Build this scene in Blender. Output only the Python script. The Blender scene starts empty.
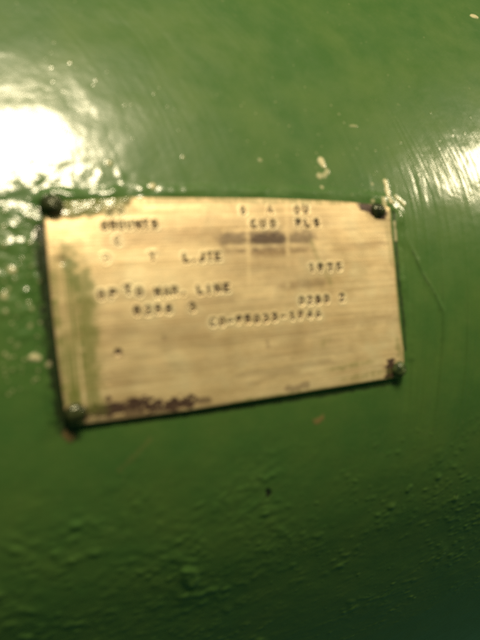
import bpy, math
import numpy as np
from mathutils import Matrix, Vector

# ------------------------------------------------------------------ scene, camera, light
scene = bpy.context.scene
COL = scene.collection
MM = 0.001
F_PX = 560.0                       # focal length in photo pixels (480 x 640 frame)


def homography(src, dst):
    A, b = [], []
    for (x, y), (u, v) in zip(src, dst):
        A += [[x, y, 1, 0, 0, 0, -u * x, -u * y], [0, 0, 0, x, y, 1, -v * x, -v * y]]
        b += [u, v]
    return np.append(np.linalg.solve(np.array(A, float), np.array(b, float)), 1).reshape(3, 3)


# where the four corners of the (100 mm wide) plate were measured -> where the photographer stood
K = np.array([[F_PX, 0, 240.0], [0, F_PX, 320.0], [0, 0, 1]])
Hm = np.linalg.inv(K) @ homography([(0, 0), (1, 0), (1, 1), (0, 1)],
                                   [(42, 201), (391, 203), (405, 379), (68, 426)])
W_P = 100.0
a, b, t = Hm.T
sc_ = W_P / np.linalg.norm(a)
H_P = np.linalg.norm(b) * sc_
r1 = a / np.linalg.norm(a)
r2 = b / np.linalg.norm(b)
m_ = (r1 + r2) / np.linalg.norm(r1 + r2)
n_ = (r1 - r2) / np.linalg.norm(r1 - r2)
r1, r2 = (m_ + n_) / math.sqrt(2), (m_ - n_) / math.sqrt(2)
r3 = np.cross(r1, r2)
tc = t * sc_ + 0.5 * W_P * r1 + 0.5 * H_P * r2          # plate centre seen from the camera, mm
RW = np.stack([r1, r3, -r2])                            # rows: world X, Y, Z in camera axes
CAM = -RW @ tc                                          # camera position, mm (world)

cam_d = bpy.data.cameras.new('camera')
cam = bpy.data.objects.new('camera', cam_d)
COL.objects.link(cam)
rot = np.stack([RW @ np.array([1, 0, 0]), RW @ np.array([0, -1, 0]), RW @ np.array([0, 0, -1])], axis=1)
M4 = Matrix([[*rot[i], CAM[i] * MM] for i in range(3)] + [[0, 0, 0, 1]])
cam.matrix_world = M4
cam_d.sensor_fit = 'VERTICAL'
cam_d.sensor_height = 36.0
cam_d.lens = 36.0 * F_PX / 640.0
cam_d.clip_start = 0.005
cam_d.clip_end = 50
cam_d.dof.use_dof = True                                # the hand-held snapshot missed its focus
cam_d.dof.focus_distance = 0.26
cam_d.dof.aperture_fstop = 8.8
scene.camera = cam

world = bpy.data.worlds.new('World')
scene.world = world
world.use_nodes = True
bg = world.node_tree.nodes['Background']
bg.inputs['Color'].default_value = (0.30, 0.76, 0.36, 1)
bg.inputs['Strength'].default_value = 0.09

# profile of the casing from below to above: arcs (end of arc in s, radius), s = 0 on the frontmost line
Z0 = -14.0                   # height of that line, mm
R_BOT, R_DN, R_MID, R_TOP = 700.0, 150.0, 160.0, 520.0
S0 = -72.0
Q0 = S0 / R_DN
S1 = 50.0
Q1 = S1 / R_MID
C_DN = np.array([R_DN, Z0])
C_MID = np.array([R_MID, Z0])
C_TOP = np.array([R_MID - R_MID * math.cos(Q1) + R_TOP * math.cos(Q1),
                  Z0 + R_MID * math.sin(Q1) - R_TOP * math.sin(Q1)])
C_BOT = np.array([R_DN - R_DN * math.cos(Q0) + R_BOT * math.cos(Q0),
                  Z0 + R_DN * math.sin(Q0) - R_BOT * math.sin(Q0)])
ARCS = [(R_BOT, C_BOT, S0, Q0), (R_DN, C_DN, 0.0, 0.0), (R_MID, C_MID, 0.0, 0.0), (R_TOP, C_TOP, S1, Q1)]


def arc_of(s):
    s = np.asarray(s, float)
    return np.where(s < S0, 0, np.where(s < 0, 1, np.where(s < S1, 2, 3)))


def turn(s):
    """angle by which the surface leans back at s"""
    s = np.asarray(s, float)
    return np.where(s < S0, Q0 + (s - S0) / R_BOT, np.where(s < 0, s / R_DN, np.where(s < S1, s / R_MID, Q1 + (s - S1) / R_TOP)))


def hit3(px, py, off=0.0):
    """photo pixel -> point (mm) on the casing (off = height above it), its lean and s"""
    d = RW @ np.array([(px - 240.0) / F_PX, (py - 320.0) / F_PX, 1.0])
    for k, (R, c2, s0, q0) in enumerate(ARCS):
        c = np.array([0.0, c2[0], c2[1]])
        o = CAM - c
        dy, dz, oy, oz = d[1], d[2], o[1], o[2]
        A = dy * dy + dz * dz
        B = oy * dy + oz * dz
        C = oy * oy + oz * oz - (R + off) ** 2
        tt = (-B - math.sqrt(max(B * B - A * C, 0))) / A
        p = CAM + tt * d
        q = math.atan2(p[2] - c2[1], c2[0] - p[1])
        sv = s0 + (q - q0) * R
        if int(arc_of(sv)) == k:
            break
    return p, q, sv


def hit(px, py, off=0.0):
    p, q, sv = hit3(px, py, off)
    return p[0], sv, p


def unroll(px, py, off=0.0):
    """photo pixel -> unrolled surface coordinates (x, s), mm"""
    p, q, sv = hit3(px, py, off)
    return p[0], sv


def on_surface(x, s, h):
    """unrolled (x, s) + height above the casing -> world mm"""
    s = np.asarray(s, float)
    k = arc_of(s)
    R = np.array([R_BOT, R_DN, R_MID, R_TOP])[k]
    cy = np.array([C_BOT[0], C_DN[0], C_MID[0], C_TOP[0]])[k]
    cz = np.array([C_BOT[1], C_DN[1], C_MID[1], C_TOP[1]])[k]
    q = turn(s)
    r = R + np.asarray(h)
    return np.stack(np.broadcast_arrays(np.asarray(x, float), cy - r * np.cos(q), cz + r * np.sin(q)), -1)


def normal_at(s):
    q = float(turn(s))
    return np.array([0, -math.cos(q), math.sin(q)])


def lamp(name, px, py, dist, size, size_y, power, color, spread=180):
    """a ceiling lamp whose mirror image in the casing falls where the photo shows its glare"""
    p, q, sv = hit3(px, py)
    n = np.array([0, -math.cos(q), math.sin(q)])
    v = p - CAM
    v /= np.linalg.norm(v)
    r = v - 2 * v.dot(n) * n
    L = bpy.data.lights.new(name, 'AREA')
    L.shape = 'ELLIPSE'
    L.size, L.size_y = size, size_y
    L.energy = power
    L.color = color
    o = bpy.data.objects.new(name, L)
    COL.objects.link(o)
    o.location = Vector((p + r * dist) * MM)
    o.rotation_euler = Vector(-r).to_track_quat('-Z', 'Y').to_euler()
    return o


WARM = (1.0, 0.84, 0.56)
lamp('ceiling_lamp', 18, 152, 1100, 0.24, 0.30, 19, WARM)
lamp('ceiling_lamp', 508, 168, 1500, 0.24, 0.24, 9, WARM)

scene.view_settings.view_transform = 'Standard'
scene.view_settings.look = 'None'
scene.view_settings.exposure = 0.0
scene.view_settings.gamma = 1.0
scene.render.engine = 'CYCLES'
scene.cycles.use_denoising = False
scene.cycles.max_bounces = 6

# ------------------------------------------------------------------ helpers
rng = np.random.default_rng(11)


def vnoise(x, y, seed):
    """smooth value noise, -1..1"""
    r = np.random.default_rng(seed)
    T = r.uniform(-1, 1, (256, 256))
    xi, yi = np.floor(x).astype(int), np.floor(y).astype(int)
    fx, fy = x - xi, y - yi
    fx = fx * fx * fx * (fx * (fx * 6 - 15) + 10)
    fy = fy * fy * fy * (fy * (fy * 6 - 15) + 10)
    x0, x1, y0, y1 = xi % 256, (xi + 1) % 256, yi % 256, (yi + 1) % 256
    return ((T[x0, y0] * (1 - fx) + T[x1, y0] * fx) * (1 - fy)
            + (T[x0, y1] * (1 - fx) + T[x1, y1] * fx) * fy)


def fbm(x, y, seed, octs=4):
    s, amp, tot = 0, 1.0, 0
    for k in range(octs):
        s = s + amp * vnoise(x * 2 ** k + 17 * k, y * 2 ** k + 31 * k, seed + k)
        tot += amp
        amp *= 0.5
    return s / tot


def sstep(e0, e1, x):
    q = np.clip((x - e0) / (e1 - e0), 0, 1)
    return q * q * (3 - 2 * q)


def seg_dist(X, Z, pts):
    D = np.full(X.shape, 1e9)
    for (x0, z0), (x1, z1) in zip(pts[:-1], pts[1:]):
        dx, dz = x1 - x0, z1 - z0
        q = np.clip(((X - x0) * dx + (Z - z0) * dz) / (dx * dx + dz * dz + 1e-12), 0, 1)
        D = np.minimum(D, np.hypot(X - x0 - q * dx, Z - z0 - q * dz))
    return D


def mesh_from(name, V, faces, mat, parent=None, smooth=True, attrs=None):
    me = bpy.data.meshes.new(name)
    V = np.asarray(V, np.float32)
    if isinstance(faces, np.ndarray):
        me.vertices.add(len(V))
        me.vertices.foreach_set('co', (V * MM).ravel())
        nf, k = faces.shape
        me.loops.add(nf * k)
        me.loops.foreach_set('vertex_index', faces.astype(np.int32).ravel())
        me.polygons.add(nf)
        me.polygons.foreach_set('loop_start', np.arange(0, nf * k, k, dtype=np.int32))
        me.update(calc_edges=True)
    else:
        me.from_pydata([tuple(v) for v in (V * MM)], [], faces)
    me.validate()
    me.polygons.foreach_set('use_smooth', [smooth] * len(me.polygons))
    for k, arr in (attrs or {}).items():
        at = me.attributes.new(k, 'FLOAT', 'POINT')
        at.data.foreach_set('value', np.asarray(arr, np.float32).ravel())
    me.materials.append(mat)
    me.update()
    o = bpy.data.objects.new(name, me)
    COL.objects.link(o)
    if parent:
        o.parent = parent
    return o


class NT:
    def __init__(self, name):
        self.m = bpy.data.materials.new(name)
        self.m.use_nodes = True
        self.t = self.m.node_tree
        self.b = self.t.nodes['Principled BSDF']

    def n(self, typ, **kw):
        nd = self.t.nodes.new(typ)
        for k, v in kw.items():
            setattr(nd, k, v)
        return nd

    def put(self, sock, v):
        if hasattr(v, 'is_linked') or hasattr(v, 'links'):
            self.t.links.new(v, sock)
        else:
            sock.default_value = v

    def noise(self, scale, detail=3, rough=0.55, stretch=None, dist=0.0):
        tc_ = self.n('ShaderNodeTexCoord')
        v = tc_.outputs['Object']
        if stretch:
            mp = self.n('ShaderNodeMapping')
            mp.inputs['Scale'].default_value = stretch
            self.t.links.new(v, mp.inputs['Vector'])
            v = mp.outputs['Vector']
        nz = self.n('ShaderNodeTexNoise')
        nz.inputs['Scale'].default_value = scale
        nz.inputs['Detail'].default_value = detail
        nz.inputs['Roughness'].default_value = rough
        nz.inputs['Distortion'].default_value = dist
        self.t.links.new(v, nz.inputs['Vector'])
        return nz.outputs['Fac']

    def rng(self, v, a0, a1, b0=0.0, b1=1.0):
        r = self.n('ShaderNodeMapRange')
        self.put(r.inputs['Value'], v)
        for k, q in (('From Min', a0), ('From Max', a1), ('To Min', b0), ('To Max', b1)):
            r.inputs[k].default_value = q
        return r.outputs['Result']

    def mix(self, f, c0, c1):
        mx = self.n('ShaderNodeMix', data_type='RGBA')
        self.put(mx.inputs['Factor'], f)
        for s, c in ((mx.inputs['A'], c0), (mx.inputs['B'], c1)):
            self.put(s, c if not isinstance(c, tuple) else (*c, 1))
        return mx.outputs['Result']

    def math(self, op, x, y):
        q = self.n('ShaderNodeMath', operation=op)
        self.put(q.inputs[0], x)
        self.put(q.inputs[1], y)
        return q.outputs[0]

    def attr(self, name):
        q = self.n('ShaderNodeAttribute', attribute_name=name)
        return q.outputs['Fac']

    def bump(self, hgt, strength, dist, prev=None):
        q = self.n('ShaderNodeBump')
        q.inputs['Strength'].default_value = strength
        q.inputs['Distance'].default_value = dist
        self.put(q.inputs['Height'], hgt)
        if prev is not None:
            self.put(q.inputs['Normal'], prev)
        return q.outputs['Normal']


# ------------------------------------------------------------------ materials
def paint_material(name, chips=True):
    g = NT(name)
    base = g.mix(g.rng(g.noise(60, 4), .35, .68), (0.047, 0.112, 0.026), (0.066, 0.128, 0.028))
    base = g.mix(g.rng(g.noise(900, 3), .58, .75, 0, .35), base, (0.095, 0.130, 0.045))
    rough = g.rng(g.noise(120, 3), .3, .7, .36, .50)
    if chips:
        base = g.mix(g.attr('dirt_shade'), base, (0.012, 0.014, 0.008))
        base = g.mix(g.attr('chip_glint'), base, (0.55, 0.50, 0.31))
        base = g.mix(g.attr('rust'), base, (0.20, 0.13, 0.055))
    g.put(g.b.inputs['Base Color'], base)
    g.put(g.b.inputs['Roughness'], rough)
    g.b.inputs['Specular IOR Level'].default_value = 0.20
    g.b.inputs['Coat Weight'].default_value = 0.75
    g.b.inputs['Coat Roughness'].default_value = 0.165
    nrm = g.bump(g.noise(300, 2), .10, .0004)
    nrm = g.bump(g.noise(1500, 2), .06, .0001, nrm)
    g.put(g.b.inputs['Normal'], nrm)
    g.put(g.b.inputs['Coat Normal'], nrm)
    return g.m


M_PAINT = paint_material('green_gloss_paint')


def brass_material():
    g = NT('worn_brass')
    st = g.noise(260, 5, .68, (0.10, 1, 1), .3)
    st2 = g.noise(1000, 3, .6, (0.04, 1, 1), .2)
    cl = g.noise(55, 3)
    base = g.mix(g.rng(st, .35, .68), (0.71, 0.535, 0.300), (0.79, 0.625, 0.375))
    base = g.mix(g.rng(st2, .52, .72, 0, .40), base, (0.36, 0.24, 0.12))
    pale = g.noise(90, 4, .6)
    base = g.mix(g.rng(pale, .5, .7, 0, .5), base, (0.78, 0.68, 0.43))
    base = g.mix(g.rng(cl, .48, .72, 0, .5), base, (0.40, 0.27, 0.12))
    base = g.mix(g.attr('tarnish'), base, (0.19, 0.115, 0.060))
    base = g.mix(g.attr('halo'), base, (0.90, 0.82, 0.56))
    base = g.mix(g.attr('stain_shade'), base, (0.056, 0.031, 0.022))
    base = g.mix(g.attr('green'), base, (0.125, 0.145, 0.028))
    g.put(g.b.inputs['Coat Weight'], g.attr('green'))
    g.b.inputs['Coat Roughness'].default_value = .14
    g.put(g.b.inputs['Base Color'], base)
    gm = g.math('MAXIMUM', g.attr('green'), g.attr('stain_shade'))
    g.put(g.b.inputs['Metallic'], g.rng(gm, 0, 1, .40, 0))
    g.put(g.b.inputs['Roughness'], g.rng(g.noise(200, 3), .3, .7, .40, .54))
    nrm = g.bump(st2, .25, .0002)
    nrm = g.bump(g.noise(700, 2), .2, .0002, nrm)
    g.put(g.b.inputs['Normal'], nrm)
    return g.m


M_BRASS = brass_material()


def simple(name, c0, c1, scale, rough, metal=0.0, lo=.35, hi=.65):
    g = NT(name)
    g.put(g.b.inputs['Base Color'], g.mix(g.rng(g.noise(scale, 3), lo, hi), c0, c1))
    g.b.inputs['Roughness'].default_value = rough
    g.b.inputs['Metallic'].default_value = metal
    g.put(g.b.inputs['Normal'], g.bump(g.noise(scale * 3, 2), .3, .0002))
    return g.m


M_DIRT = simple('grime_in_stamping', (0.018, 0.011, 0.009), (0.12, 0.075, 0.035), 260, .6)
M_RIVET_PAINT = simple('dull_green_paint_on_rivet', (0.020, 0.035, 0.014), (0.085, 0.115, 0.040), 600, .36)
M_RIVET_DARK = simple('dark_steel_rivet', (0.012, 0.016, 0.010), (0.055, 0.065, 0.025), 500, .24, .3)

# ------------------------------------------------------------------ painted casing (the surface behind)
foot = np.array([hit(px, py)[:2] for px in (-30, 240, 510) for py in (-30, 320, 670)])
xa, xb = foot[:, 0].min(), foot[:, 0].max()
za, zb = foot[:, 1].min(), foot[:, 1].max()
STEP = 0.26
xs = np.concatenate([np.linspace(-420, xa, 40)[:-1], np.arange(xa, xb, STEP), np.linspace(xb, 520, 40)])
sa, sb = za, zb
ss = np.concatenate([np.linspace(sa - 60, sa, 30)[:-1], np.arange(sa, sb, STEP),
                     np.linspace(sb, sb + 120, 30)])
PX, PS = np.meshgrid(xs, ss, indexing='ij')
SX, SS = PX, PS                                   # unrolled surface coordinates, mm


def cs(px, py):
    """photo pixel -> unrolled surface coordinates, mm"""
    return unroll(px, py)


hgt = np.zeros_like(SX)
hgt += 0.25 * fbm(SX / 30, SS / 22, 1, 3)
hgt += 0.035 * fbm(SX / 5, SS / 4, 5, 3)
# sagged, lumpy paint on the lower half
low = 1 - sstep(cs(240, 520)[1], cs(240, 415)[1], SS)
lump_mask = low * (.25 + .75 * sstep(-.3, .3, fbm(SX / 18, SS / 16, 21, 2)))
qx, qs = cs(480, 600)
lump_mask = lump_mask * (1 - .65 * np.exp(-(((SX - qx) / 30) ** 2 + ((SS - qs) / 40) ** 2)))
def bumps(n, px0, px1, py0, py1, r0, r1, h0, h1, mask_arr, seed):
    """scattered rounded lumps and sags, each its own size and turn"""
    r_ = np.random.default_rng(seed)
    x_lo, x_hi = cs(px0, (py0 + py1) / 2)[0], cs(px1, (py0 + py1) / 2)[0]
    s_hi, s_lo = cs((px0 + px1) / 2, py0)[1], cs((px0 + px1) / 2, py1)[1]
    for _ in range(n):
        cx_, cz_ = r_.uniform(x_lo, x_hi), r_.uniform(s_lo, s_hi)
        r = r0 + (r1 - r0) * r_.random() ** 2.2
        an = r_.uniform(-.7, .7)
        el = r_.uniform(1.0, 1.9)
        i0, i1 = np.searchsorted(xs, [cx_ - 3.2 * r * el, cx_ + 3.2 * r * el])
        j0, j1 = np.searchsorted(ss, [cz_ - 3.2 * r * el, cz_ + 3.2 * r * el])
        if i1 <= i0 or j1 <= j0:
            continue
        X_, S_ = SX[i0:i1, j0:j1] - cx_, SS[i0:i1, j0:j1] - cz_
        a_ = (X_ * math.cos(an) + S_ * math.sin(an)) / (r * el)
        b_ = (-X_ * math.sin(an) + S_ * math.cos(an)) / r
        k = np.exp(-(a_ * a_ + b_ * b_) ** 1.3)
        amp = r_.uniform(h0, h1) * r / r1
        hgt[i0:i1, j0:j1] += amp * k * mask_arr[i0:i1, j0:j1]


one = np.ones_like(SX)
bumps(3600, -60, 540, 410, 680, .45, 1.3, .06, .24, lump_mask, 101)
bumps(900, -60, 300, 430, 620, .6, 1.4, .08, .30, lump_mask, 107)
bumps(500, -60, 540, 400, 680, .3, .9, .05, .25, low, 102)
bumps(200, -60, 540, 380, 680, 1.5, 4.5, -.08, .10, low, 104)
# crusted paint round the left rivet and along the left of the plate
gx, gs = cs(85, 196)
crust = .8 * np.exp(-(((SX - gx) / 17) ** 2 + ((SS - gs) / 6.5) ** 2))
gx2, gs2 = cs(20, 280)
crust += 0.75 * np.exp(-(((SX - gx2) / 12) ** 2 + ((SS - gs2) / 22) ** 2))
bumps(420, -40, 160, 120, 250, .6, 2.2, .10, .5, crust, 105)
bumps(420, -40, 70, 200, 420, .3, 1.2, .05, .4, crust, 106)
# brush strokes running down round the curve
bx, bs = cs(450, 170)
bm_ = np.exp(-(((SX - bx) / 26) ** 2 + ((SS - bs) / 40) ** 2))
slant = SX + 0.16 * (SS - bs) + 0.004 * (SS - bs) ** 2
hgt += (0.010 + 0.028 * bm_) * vnoise((slant + 1.5 * fbm(SX / 9, SS / 30, 54, 2)) / 1.3, SS / 35, 51) + 0.016 * bm_ * vnoise(slant / .45, SS / 30, 52)
bx3, bs3 = cs(420, 420)
bx3, bs3 = cs(440, 350)
hgt += 0.36 * np.exp(-(((SX - bx3) / 22) ** 2 + ((SS - bs3) / 32) ** 2)) * vnoise(.5 * fbm(SX / 8, SS / 25, 55, 2) + (SX - .1 * SS) / 1.3, SS / 60, 53)

chip_glint = np.zeros_like(SX)
dirt_shade = np.zeros_like(SX)
rust = np.zeros_like(SX)
wob = 0.9 * fbm(SX / 1.4, SS / 1.4, 61, 3)


runs = fbm(SX / 7, SS / 7, 63, 3)


def path(pts):
    return [cs(*p) for p in pts]


def blob(arr, pts, r, h=0.0, soft=.5, amt=1.0):
    """paint flake / scar / painted glint / painted shade along a short line; r in photo pixels"""
    global hgt
    r = r * 0.29
    P = path(pts if len(pts) > 1 else pts * 2)
    d = seg_dist(SX, SS, [(P[0][0], P[0][1]), *P[1:]]) + wob * r * (.8 if arr is not None else .15)
    k = 1 - sstep(r * (1 - soft), r * (1 + soft), d)
    if arr is not None:
        arr[:] = np.maximum(arr, k * amt)
    hgt = hgt + h * k * (1 if arr is not None else .62 + .9 * runs)


# pale chips where the top coat came off, plus painted lamp glints at left
blob(chip_glint, [(321, 160), (323, 165)], 3.2, .18)
blob(chip_glint, [(327, 171), (324, 175)], 2.6, .1, amt=.55)
blob(chip_glint, [(319, 176)], 3.0, .12, amt=.6)
blob(chip_glint, [(322, 187)], 1.6, .1, amt=.7)
blob(chip_glint, [(385, 181), (388, 196), (391, 202)], 2.4, .2)
blob(chip_glint, [(383, 199), (384, 207)], 2.2, .15, amt=.8)
blob(chip_glint, [(395, 196), (404, 205)], 1.9, .1, amt=.6)
blob(chip_glint, [(372, 201)], 1.8, .1, amt=.6)
blob(chip_glint, [(394, 222), (396, 240)], 1.3, .1, amt=.6)
blob(chip_glint, [(372, 184)], 1.2, amt=.5)
blob(chip_glint, [(472, 16), (476, 17)], 3.0, .15, amt=.85)
blob(chip_glint, [(152, 186)], 2.6, .2)
blob(chip_glint, [(110, 163)], 2.2, .2, amt=.8)
blob(chip_glint, [(70, 63)], 1.6, .08, amt=.45)
blob(chip_glint, [(183, 157)], 1.6, .08, amt=.5)
blob(chip_glint, [(260, 160)], 1.8, .1, amt=.45)
blob(chip_glint, [(356, 126), (350, 126)], 1.5, .1, amt=.4)
blob(chip_glint, [(32, 357), (38, 358)], 2.5, .2, amt=.9)  # lamp glint on a paint bump, put into the colour
blob(chip_glint, [(5, 354)], 1.5, .1, amt=.5)
blob(chip_glint, [(4, 296)], 2.6, .2, amt=.7)
blob(chip_glint, [(12, 270)], 2.6, .2, amt=.7)  # another bump's glint, painted as a pale dot
blob(chip_glint, [(48, 365)], 2.2, .15, amt=.5)
blob(chip_glint, [(30, 326)], 1.8, .1, amt=.35)
for _ in range(70):
    q = rng.random(2)
    blob(chip_glint, [(2 + 40 * q[0], 205 + 190 * q[1])], rng.uniform(.6, 1.5), .12, amt=rng.uniform(.15, .5))
for _ in range(60):
    q = rng.random(2)
    blob(chip_glint, [(240 + 235 * q[0], 100 + 105 * q[1])], rng.uniform(.5, 1.0), .06, amt=rng.uniform(.1, .35))
for _ in range(60):
    q = rng.random(2)
    blob(chip_glint, [(480 * q[0], 150 * q[1])], rng.uniform(.5, 1.0), .06, amt=rng.uniform(.1, .3))
# sags, runs and single lumps
blob(None, [(188, 572), (191, 581)], 7, 1.1, .6)
blob(None, [(455, 498)], 4, .5, .7)
blob(None, [(292, 566)], 4, .45, .7)
blob(None, [(410, 487), (408, 490)], 3, .4, .7)
blob(None, [(399, 212), (404, 230), (410, 246), (418, 262), (425, 280), (437, 298), (443, 312), (443, 328), (440, 345)], 2.8, .22, .9)
blob(None, [(40, 197), (100, 193), (132, 190), (250, 191), (340, 194), (385, 199), (398, 212), (402, 280), (411, 355)], 5, .5, .9)
blob(None, [(33, 240), (38, 300), (45, 360), (54, 418)], 4, .5, .9)
blob(dirt_shade, [(268, 492), (269, 495)], 2.8, -.25, .5)
blob(dirt_shade, [(456, 495)], 1.6, -.1, .5, .7)
blob(dirt_shade, [(412, 250), (421, 272), (436, 297), (442, 310)], .9, 0, .7, .45)
blob(rust, [(316, 422), (322, 418)], 3.2, .05, .7, .7)
blob(rust, [(67, 434), (70, 437)], 3.2, .1, .8, .6)
blob(rust, [(120, 470), (150, 440)], 2.5, .0, .9, .15)
# the plate's shadow along its edges, painted into the casing colour
for pts, r, am in (([(40, 230), (47, 300), (54, 360), (64, 424)], 5.5, .85),
                   ([(66, 428), (140, 421), (230, 409), (320, 396), (396, 383)], 2.0, .7),
                   ([(393, 212), (398, 280), (405, 350)], 1.6, .7),
                   ([(66, 428), (72, 434)], 6, .9)):
    blob(dirt_shade, pts, r, -.05, .6, am)

G3 = on_surface(PX, PS, hgt)
# straight runs to the back, then the flat back itself
yb = 300.0
tail = [np.stack([xs, np.full_like(xs, y_), np.full_like(xs, z_)], -1)
        for y_, z_ in ((yb, float(G3[0, -1, 2])), (yb, Z0), (yb, float(G3[0, 0, 2])))]
G3 = np.concatenate([G3, np.stack(tail, 1)], axis=1)
V = G3.reshape(-1, 3)
pad = lambda q: np.concatenate([q, np.zeros((q.shape[0], 3))], axis=1)
nx, npz = G3.shape[:2]
I = np.arange(nx * npz).reshape(nx, npz)
J = np.roll(I, -1, axis=1)
Fq = np.stack([I[:-1], I[1:], J[1:], J[:-1]], -1).reshape(-1, 4)
casing = mesh_from('machine_casing', V, Fq, M_PAINT,
                   attrs={'chip_glint': pad(chip_glint), 'dirt_shade': pad(dirt_shade), 'rust': pad(rust)})
casing['kind'] = 'structure'
casing['label'] = 'rounded metal casing in chipped glossy green paint behind the plate'

# ------------------------------------------------------------------ the plate
plate_root = bpy.data.objects.new('nameplate', None)
plate_root.empty_display_size = 0.02
COL.objects.link(plate_root)
plate_root['label'] = 'worn rectangular brass plate with stamped characters riveted to green painted metal'
plate_root['category'] = 'nameplate'

T_P = 0.85             # plate thickness


def pl(px, py):
    """photo pixel -> (x, z) mm on the plate's face"""
    return unroll(px, py, T_P + .4)


top = [pl(*p) for p in [(43, 203), (60, 201.5), (100, 199), (132, 196.5), (200, 197), (260, 197.5), (320, 199.5), (352, 201.5), (376, 204.5), (389, 208)]]
bot = [pl(*p) for p in [(69, 425), (90, 424), (130, 419), (180, 412.5), (230, 404.5), (290, 395.5), (340, 387.5), (376, 381.5), (393, 379), (404, 377)]]
lef = [pl(*p) for p in [(43, 203), (44.5, 230), (47, 260), (52, 310), (57, 355), (62, 393), (65, 413), (69, 425)]]
rig = [pl(*p) for p in [(389, 208), (392, 225), (394.5, 250), (398, 285), (401, 320), (404.5, 350), (405, 362), (404, 377)]]


def poly_at(pts, tt):
    P = np.array(pts)
    L = np.r_[0, np.cumsum(np.hypot(*np.diff(P, axis=0).T))]
    L /= L[-1]
    out = np.stack([np.interp(tt, L, P[:, 0]), np.interp(tt, L, P[:, 1])], -1)
    return out


NU, NV = 900, 500
u = np.linspace(0, 1, NU)
v = np.linspace(0, 1, NV)
Tp, Bt, Lf, Rg = poly_at(top, u), poly_at(bot, u), poly_at(lef, v), poly_at(rig, v)
U3, V3 = u[:, None, None], v[None, :, None]
G = ((1 - V3) * Tp[:, None] + V3 * Bt[:, None] + (1 - U3) * Lf[None] + U3 * Rg[None]
     - ((1 - U3) * (1 - V3) * Tp[0] + U3 * (1 - V3) * Tp[-1] + (1 - U3) * V3 * Bt[0] + U3 * V3 * Bt[-1]))
GX, GS = G[..., 0].copy(), G[..., 1].copy()
UU, VV = np.meshgrid(u, v, indexing='ij')


def gap(uu, vv):
    """how far the plate stands off the casing: sprung along the left and bottom edges"""
    g = 0.30 + 0.95 * np.exp(-uu / .05) * sstep(0, .35, vv) * (1 - .25 * vv)
    g = g + 0.2 * np.exp(-(1 - vv) / .08) * (0.35 + .65 * np.exp(-((uu - .3) / .35) ** 2))
    g = g + 0.25 * np.sin(uu * 5.2 + .6) * np.sin(vv * 3.1) ** 2
    return g


edge = np.minimum(np.minimum(UU * W_P, (1 - UU) * W_P), np.minimum(VV * H_P, (1 - VV) * H_P))
ph = T_P + gap(UU, VV) - 0.35 * np.exp(-edge / .25)
ph += 0.10 * fbm(GX / 14, GS / 10, 71, 3) + 0.012 * fbm(GX / 1.5, GS / 1.5, 72, 2)
ph += 0.010 * vnoise(GX / 25, GS / .35, 73)
# dents
for (px, py), r, dd in (((118, 353), .7, -.35), ((164, 338), .8, -.1), ((108, 382), .5, -.1), ((60, 262), 1.2, -.25)):
    cx, cz = pl(px, py)
    ph += dd * np.exp(-((GX - cx) ** 2 + (GS - cz) ** 2) / r ** 2)
# lifted corner at the upper right rivet
cx, cz = pl(384, 209)
ph += 0.9 * np.exp(-(((GX - cx) / 5) ** 2 + ((GS - cz) / 4) ** 2))

stain_shade = np.zeros_like(ph)
green = np.zeros_like(ph)
tarn = np.zeros_like(ph)
pw = fbm(GX / 1.5, GS / 1.0, 81, 4)


def pblob(arr, pts, rx, rz, amt=1.0, rough=.5, soft=.45):
    P = [pl(*p) for p in (pts if len(pts) > 1 else pts * 2)]
    k_ = rx / rz
    D = seg_dist(GX, GS * k_, [(x, z * k_) for x, z in P]) / (rx * .29) + rough * pw
    arr[:] = np.maximum(arr, amt * (1 - sstep(1 - soft, 1 + soft, D)))


# faded printed columns
pblob(stain_shade, [(257, 240), (279, 238.5)], 9.5, 8.5, .93, .75, .7)
pblob(stain_shade, [(227, 241), (242, 240)], 9, 8, 0.66, .8, .8)
pblob(stain_shade, [(293, 238), (305, 237)], 9, 8, 0.66, .8, .8)
pblob(tarn, [(255, 252), (282, 251)], 7.5, 6.2, 0.74, .45, .9)
pblob(tarn, [(228, 252), (242, 251)], 7.5, 5.0, 0.54, .45, .9)
pblob(tarn, [(293, 250), (306, 249)], 7.5, 5.0, 0.54, .45, .9)
pblob(tarn, [(285, 286), (318, 282)], 10.0, 5.0, 0.57, .45, .9)
pblob(tarn, [(120, 238), (240, 232)], 17.5, 10.0, 0.47, .45, .9)
pblob(tarn, [(252, 268), (290, 266)], 12.5, 5.0, 0.41, .45, .9)
pblob(tarn, [(195, 303), (228, 299)], 10.0, 5.0, 0.41, .45, .9)
pblob(tarn, [(250, 225), (320, 221)], 15.0, 12.5, 0.34, .45, .9)
pblob(tarn, [(240, 226), (306, 222)], 26, 20, .34, .5, .9)
pblob(tarn, [(232, 262), (306, 256)], 20, 18, .34, .5, .9)
pblob(tarn, [(110, 226), (215, 222)], 16, 10, .30, .7, .9)
for pts in ([(246.5, 204), (249, 288)], [(286, 204), (288.5, 286)], [(224, 247), (322, 244.5)],
            [(224, 230.5), (322, 228)], [(224, 216), (320, 214)]):
    P = [pl(*p) for p in pts]
    kl = np.exp(-(seg_dist(GX, GS, P) / .55) ** 2)
    stain_shade *= 1 - .6 * kl
    tarn *= 1 - .8 * kl
pblob(tarn, [(150, 318), (300, 300)], 30, 7, .22, .9, .9)
pblob(tarn, [(225, 340), (380, 318)], 26, 5, .24, .9, .9)
pblob(tarn, [(140, 372), (330, 350)], 26, 5, .18, .9, .9)
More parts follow.
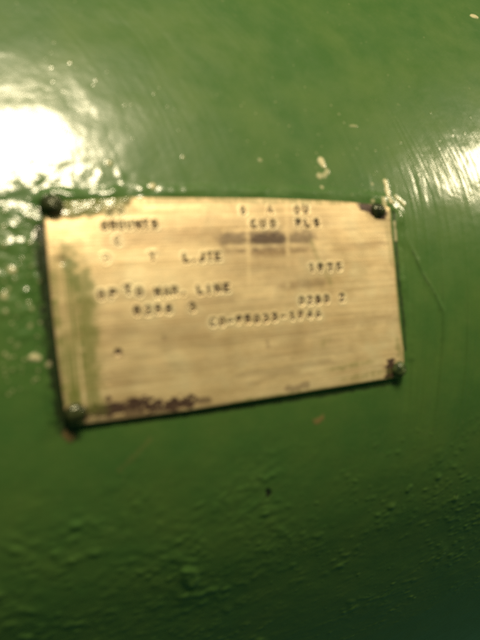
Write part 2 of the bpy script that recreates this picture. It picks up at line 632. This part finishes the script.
# crusted black-brown spots along the bottom edge, plus painted shade by one rivet
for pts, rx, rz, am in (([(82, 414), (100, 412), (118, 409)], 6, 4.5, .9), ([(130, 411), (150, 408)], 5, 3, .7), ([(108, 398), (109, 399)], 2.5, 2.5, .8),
                        ([(112, 406), (126, 407)], 4, 2.5, .85), ([(134, 404), (142, 403)], 8, 4, .9),
                        ([(148, 407), (156, 405)], 6, 4, .95), ([(172, 404), (186, 402)], 7, 4.5, .98),
                        ([(194, 402), (207, 400)], 5, 2, .6), ([(289, 389), (304, 386)], 5, 2.5, .5),
                        ([(118, 353), (119, 353)], 2.8, 2.6, .95), ([(164, 338), (164, 339)], 1.8, 1.8, .4),
                        ([(70, 422), (120, 417), (180, 410)], 3, 1.6, .6), ([(362, 204), (382, 216)], 5.5, 5, .95), ([(391, 374), (391, 363)], 6, 6, 1),  # dark corner patch; then the lower right rivet's shade, painted beside it
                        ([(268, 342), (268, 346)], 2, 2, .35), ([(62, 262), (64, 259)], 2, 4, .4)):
    pblob(stain_shade, pts, rx * 1.2, rz * 1.2, min(1, am * 1.15), .95, .3)
# green paint dragged over the plate
for pts, rx, rz, am in (([(66, 285), (72, 330), (76, 390)], 10, 24, .95), ([(84, 290), (88, 350), (92, 395)], 8, 18, .8),
                        ([(58, 300), (66, 370)], 2.5, 20, .5), ([(95, 330), (98, 372)], 3, 14, .35),
                        ([(66, 262), (80, 245)], 4, 4, .30), ([(70, 398), (78, 402)], 6, 8, .5),
                        ([(340, 368), (362, 363)], 12, 2.2, .55), ([(352, 378), (385, 372)], 10, 2.5, .5),
                        ([(312, 242), (318, 258), (331, 282)], 1.8, 3, .35), ([(322, 345), (327, 340)], 4, 2.5, .35),
                        ([(250, 400), (300, 393), (385, 380)], 8, 1.6, .7), ([(392, 225), (396, 270), (400, 320)], 1.6, 10, .6),
                        ([(108, 212), (124, 208)], 9, 4, .7), ([(128, 199), (340, 202)], 10, 2.2, .45),
                        ([(388, 230), (392, 262)], 2.0, 8, .35), ([(398, 345), (402, 355)], 3, 6, .6)):
    pblob(green, pts, rx * 1.15, rz * 1.15, am, .7, .7)
streak = vnoise(GX / .8, GS / 14, 83)
green *= np.clip(.85 + .75 * streak + .3 * vnoise(GX / .35, GS / 9, 84), .08, 1)
# the paint line left along the lower and right edges
for pts, r, am in (([(232, 405), (290, 396.5), (340, 388.5), (392, 380.5)], .75, .85), ([(391, 225), (397, 285), (403, 345)], .45, .6)):
    de = seg_dist(GX, GS, [pl(*p) for p in pts])
    green = np.maximum(green, am * (1 - sstep(r * .5, r * 1.5, de + .5 * pw * r)))
# thick paint over the upper left corner
cornA = [pl(*p) for p in [(36, 206), (60, 206), (84, 205), (108, 201), (124, 197)]]
dcorn = seg_dist(GX, GS, cornA)
kc = 1 - sstep(2.4, 3.6, dcorn + .9 * pw + 2.0 * sstep(100, 125, UU * 350 + 42))
green = np.maximum(green, .95 * kc)
ph += kc * (.25 + .35 * np.maximum(fbm(GX / 2.2, GS / 1.8, 85, 3), -.2))
tarn = np.maximum(tarn, .55 * np.exp(-edge / .7) * (.5 + .5 * sstep(-.3, .3, pw)))
tarn = np.maximum(tarn, .30 * sstep(.0, .5, fbm(GX / 18, GS / 3, 87, 3)))

# ---- stamped characters: stroke font on a 1 x 1.5 cell
def arc(cx, cy, rx, ry, a0, a1, n=12):
    return [(cx + rx * math.cos(math.radians(q)), cy + ry * math.sin(math.radians(q))) for q in np.linspace(a0, a1, n)]


FONT = {
    'A': [[(0, 0), (.5, 1.5), (1, 0)], [(.2, .5), (.8, .5)]],
    'B': [[(0, 0), (0, 1.5), (.6, 1.5)], arc(.6, 1.13, .35, .37, 90, -90), [(0, .76), (.6, .76)], arc(.6, .38, .4, .38, 90, -90), [(.6, 0), (0, 0)]],
    'C': [arc(.55, .75, .55, .75, 50, 310, 18)],
    'D': [[(0, 0), (0, 1.5), (.4, 1.5)], arc(.4, .75, .6, .75, 90, -90, 14), [(.4, 0), (0, 0)]],
    'E': [[(1, 1.5), (0, 1.5), (0, 0), (1, 0)], [(0, .75), (.8, .75)]],
    'F': [[(1, 1.5), (0, 1.5), (0, 0)], [(0, .75), (.8, .75)]],
    'G': [arc(.55, .75, .55, .75, 50, 330, 18) + [(1.02, .7), (.6, .7)]],
    'H': [[(0, 0), (0, 1.5)], [(1, 0), (1, 1.5)], [(0, .75), (1, .75)]],
    'I': [[(.5, 0), (.5, 1.5)]],
    'J': [[(.9, 1.5), (.9, .4)] + arc(.5, .4, .4, .4, 0, -180, 8)],
    'L': [[(0, 1.5), (0, 0), (.9, 0)]],
    'N': [[(0, 0), (0, 1.5), (1, 0), (1, 1.5)]],
    'O': [arc(.5, .75, .52, .75, 0, 360, 22)],
    'P': [[(0, 0), (0, 1.5), (.55, 1.5)], arc(.55, 1.1, .4, .4, 90, -90), [(.55, .7), (0, .7)]],
    'R': [[(0, 0), (0, 1.5), (.55, 1.5)], arc(.55, 1.1, .4, .4, 90, -90), [(.55, .7), (0, .7)], [(.45, .7), (1, 0)]],
    'S': [arc(.5, 1.12, .45, .38, 30, 270, 12) + arc(.5, .37, .48, .37, 90, -150, 12)],
    'T': [[(0, 1.5), (1, 1.5)], [(.5, 1.5), (.5, 0)]],
    'U': [[(0, 1.5), (0, .5)] + arc(.5, .5, .5, .5, 180, 360, 10) + [(1, 1.5)]],
    'W': [[(0, 1.5), (.25, 0), (.5, 1.1), (.75, 0), (1, 1.5)]],
    'Y': [[(0, 1.5), (.5, .75), (1, 1.5)], [(.5, .75), (.5, 0)]],
    '0': [arc(.5, .75, .46, .75, 0, 360, 22)],
    '1': [[(.2, 1.15), (.55, 1.5), (.55, 0)]],
    '2': [arc(.5, 1.05, .45, .45, 160, -20, 10) + [(.05, 0), (1, 0)]],
    '3': [arc(.48, 1.13, .42, .37, 150, -90, 12), arc(.48, .38, .48, .38, 90, -150, 12)],
    '4': [[(.7, 0), (.7, 1.5), (0, .45), (1, .45)]],
    '5': [[(.9, 1.5), (.15, 1.5), (.1, .85)] + arc(.48, .48, .48, .48, 120, -150, 14)],
    '6': [[(.75, 1.5), (.15, .75)], arc(.5, .45, .45, .45, 0, 360, 18)],
    '7': [[(0, 1.5), (1, 1.5), (.4, 0)]],
    '8': [arc(.5, 1.13, .38, .36, 0, 360, 16), arc(.5, .39, .46, .39, 0, 360, 18)],
    '9': [arc(.5, 1.05, .45, .45, 0, 360, 18), [(.93, .95), (.35, 0)]],
    '-': [[(.1, .75), (.9, .75)]],
    '.': [[(.4, .02), (.5, .1)]],
}
# (characters, photo x of first and last character centre, photo y of those centres)
LINES = [
    ('NO', 110, 121, 213, 211.5), ('GGGUNTS', 104, 155, 226, 224), ('C', 118, 118, 241, 241),
    ('D', 107, 107, 258.5, 258.5), ('Y', 153, 153, 257, 257), ('L.JTE', 186, 218, 258, 256.5),
    ('8', 243, 243, 211, 211), ('A', 270, 270, 210, 210), ('OU', 297, 306, 210, 209.5),
    ('CUO', 254, 273, 224.5, 223.5), ('PLS', 299, 317, 223, 223), ('1975', 312, 340, 268, 266.5),
    ('OP', 101, 113, 295.5, 294), ('TO', 128, 139, 290, 292), ('WAR.', 158, 183, 292.5, 290.5),
    ('LINE', 200, 227, 290, 288), ('0288', 137, 169, 311, 309), ('3', 192, 192, 307, 307),
    ('0280', 302, 327, 301, 299), ('2', 343, 343, 297.5, 297.5), ('CO-95033-1946', 213, 319, 322.5, 314),
]
WORN = {'NO': .35, 'C': .45, 'D': .4, 'Y': .7, '8': .5, 'A': .55, 'OU': .7, 'GGGUNTS': .8}   # rubbed shallow
CH = 1.85              # character height, mm
GW = 0.33              # groove half width
GD = 0.5              # groove depth
rs = np.random.default_rng(5)
text_strokes = []
for chars, x0, x1, y0, y1 in LINES:
    strokes = []
    n = len(chars)
    hh = CH * (1.0 if n < 13 else .95)
    for k, c in enumerate(chars):
        f = k / (n - 1) if n > 1 else 0
        cx, cz = pl(x0 + f * (x1 - x0), y0 + f * (y1 - y0))
        ang = math.radians(rs.uniform(-6, 6) + 1.5)
        jx, jz = rs.uniform(-.12, .12, 2)
        s = hh / 1.5
        for st_ in FONT[c]:
            pts = []
            for gx_, gy_ in st_:
                lx, lz = (gx_ - .5) * s * .98, (gy_ - .75) * s
                pts.append((cx + jx + lx * math.cos(ang) - lz * math.sin(ang),
                            cz + jz + lx * math.sin(ang) + lz * math.cos(ang)))
            strokes.append((pts, WORN.get(chars, 1.0) * rs.uniform(.75, 1.1)))
    text_strokes.append(strokes)

cut = np.zeros_like(ph)
rim = np.zeros_like(ph)
halo = np.zeros_like(ph)
flatX, flatS = GX, GS
for strokes in text_strokes:
    allp = np.array([p for st_, _ in strokes for p in st_])
    lo, hi = allp.min(0) - 2.2, allp.max(0) + 2.2
    sel = (flatX > lo[0]) & (flatX < hi[0]) & (flatS > lo[1]) & (flatS < hi[1])
    X_, S_ = flatX[sel], flatS[sel]
    for pts, dep in strokes:
        d = seg_dist(X_, S_, pts)
        c_ = dep * np.exp(-(d / GW) ** 2)
        r_ = np.exp(-((d - .62) / .30) ** 2)
        halo[sel] = np.maximum(halo[sel], 1 - sstep(.4, 2.0, d))
        cut[sel] = np.maximum(cut[sel], c_)
        rim[sel] = np.maximum(rim[sel], r_)
base_h = ph.copy()                                      # face height before stamping
ph = ph - GD * cut + 0.06 * rim * (1 - cut)
green *= 1 - .5 * np.clip(rim, 0, 1)
# old grime lodged unevenly in and beside the stamping
patch = .42 + .90 * sstep(-.3, .3, fbm(GX / 2.4, GS / 2.4, 91, 3))
stain_shade = np.maximum(stain_shade, .95 * np.clip(sstep(.10, .7, cut) * patch, 0, 1))
halo *= np.clip(.35 + .8 * sstep(-.3, .3, fbm(GX / 5, GS / 3, 92, 3)), 0, 1) * .34


on_plate = on_surface
face = on_plate(GX, GS, ph)
N = NU * NV
ids = np.arange(N).reshape(NU, NV)
ring = np.concatenate([ids[:, 0], ids[-1, 1:], ids[-2::-1, -1], ids[0, -2:0:-1]])
rx_, rs_, rh_ = GX.ravel()[ring], GS.ravel()[ring], (T_P + gap(UU, VV)).ravel()[ring]
side1 = on_plate(rx_, rs_, rh_ - T_P * .5)
# the underside: the same ring and a coarse inner grid
back_h = np.maximum(gap(UU, VV) - .05, .12)
back = on_plate(GX, GS, back_h)[::10, ::10]
back_ring = on_plate(rx_, rs_, np.maximum(rh_ - T_P, .12))
Vp = np.concatenate([face.reshape(-1, 3), side1, back_ring, ])
nr = len(ring)
F1 = np.stack([ids[:-1, :-1], ids[:-1, 1:], ids[1:, 1:], ids[1:, :-1]], -1).reshape(-1, 4)
k0 = np.arange(nr)
k1 = (k0 + 1) % nr
F2 = np.stack([ring[k0], ring[k1], N + k1, N + k0], -1)
F3 = np.stack([N + k0, N + k1, N + nr + k1, N + nr + k0], -1)
# underside strips joining opposite long edges
tB = [N + nr + q for q in range(NU)]
bB = [N + nr + (NU - 1) + (NV - 1) + (NU - 1 - q) for q in range(NU)]
F4 = np.array([[tB[q], tB[q + 1], bB[q + 1], bB[q]] for q in range(NU - 1)])
Fp = np.concatenate([F1, F2, F3, F4])


def ext(arr, edge_val=None):
    r = arr.ravel()[ring]
    return np.concatenate([arr.ravel(), r, r])


plate = mesh_from('plate', Vp, Fp, M_BRASS, plate_root,
                  attrs={'stain_shade': ext(stain_shade), 'green': ext(green), 'halo': ext(halo), 'tarnish': ext(tarn)})


# ---- height lookup on the plate for what sits on it
def face_h(x, s):
    k = np.argmin((GX - x) ** 2 + (GS - s) ** 2)
    return base_h.ravel()[k]


def tube(paths, nseg=6):
    """paths: list of (points (x, s, h), radius) -> one mesh of little closed rods"""
    Vv, Ff = [], []
    for pts, r in paths:
        P = on_plate(*np.array(pts).T)
        n = len(P)
        o0 = len(Vv)
        for k in range(n):
            tg = P[min(k + 1, n - 1)] - P[max(k - 1, 0)]
            tg /= np.linalg.norm(tg) + 1e-9
            nn = normal_at(pts[k][1])
            bb = np.cross(tg, nn)
            bb /= np.linalg.norm(bb) + 1e-9
            nn = np.cross(bb, tg)
            for q in range(nseg):
                w = 2 * math.pi * q / nseg
                Vv.append(P[k] + r * (math.cos(w) * bb + .8 * math.sin(w) * nn))
        for k in range(n - 1):
            for q in range(nseg):
                q2 = (q + 1) % nseg
                Ff.append((o0 + k * nseg + q, o0 + k * nseg + q2, o0 + (k + 1) * nseg + q2, o0 + (k + 1) * nseg + q))
        Ff.append(tuple(o0 + q for q in reversed(range(nseg))))
        Ff.append(tuple(o0 + (n - 1) * nseg + q for q in range(nseg)))
    return np.array(Vv), Ff


for strokes in text_strokes:
    paths = []
    for pts, dep in strokes:
        P = [(x, s, face_h(x, s) - GD * dep * .86) for x, s in pts]
        paths.append((P, .16 * min(1, dep) * rs.uniform(.8, 1.25)))
    Vv, Ff = tube(paths)
    mesh_from('stamped_lettering', Vv, Ff, M_DIRT, plate_root)


# ---- rivets
def rivet(px, py, rad, high, mat, seed, label, lift=0.0, squash=1.0):
    x, s = pl(px, py)
    k = np.argmin((GX - x) ** 2 + (GS - s) ** 2)
    h0 = base_h.ravel()[k] + lift
    prof = [(1.02, -2.2), (1.04, -.1), (1.04, .12), (1.0, .30), (.93, .52), (.80, .74), (.62, .90), (.40, .98), (.2, 1.0)]
    ns = 40
    Vv, Ff = [], []
    r_ = np.random.default_rng(seed)
    ph_ = r_.uniform(0, 6.28, 3)
    for rr, zz in prof:
        for q in range(ns):
            w = 2 * math.pi * q / ns
            wv = 1 + .05 * math.sin(2 * w + ph_[0]) + .03 * math.sin(3 * w + ph_[1]) + .02 * math.sin(7 * w + ph_[2])
            zh = zz * high if zz > 0 else zz * .5
            Vv.append(on_plate(x + rad * rr * wv * math.cos(w), s + squash * rad * rr * wv * math.sin(w),
                               h0 + zh + .08 * high * math.sin(w * 2 + ph_[1]) * (zz > .4)))
    Vv.append(on_plate(x, s, h0 + high * 1.0))
    m = len(prof)
    for k_ in range(m - 1):
        for q in range(ns):
            q2 = (q + 1) % ns
            Ff.append((k_ * ns + q, k_ * ns + q2, (k_ + 1) * ns + q2, (k_ + 1) * ns + q))
    for q in range(ns):
        Ff.append(((m - 1) * ns + q, (m - 1) * ns + (q + 1) % ns, m * ns))
    Ff.append(tuple(reversed(range(ns))))
    o = mesh_from('rivet', np.array(Vv), Ff, mat, plate_root)
    o['label'] = label
    return o


rivet(52, 206, 2.7, 2.3, M_RIVET_DARK, 1, 'large dark green domed rivet with glare around it')
rivet(377, 211, 2.3, 1.3, M_RIVET_DARK, 2, 'dark flattened rivet in the lifted corner')
rivet(75, 413, 2.4, 1.7, M_RIVET_DARK, 3, 'dark domed rivet with a bright glint')
rivet(398.5, 369, 2.3, 2.1, M_RIVET_PAINT, 4, 'green painted rivet over the corner edge')
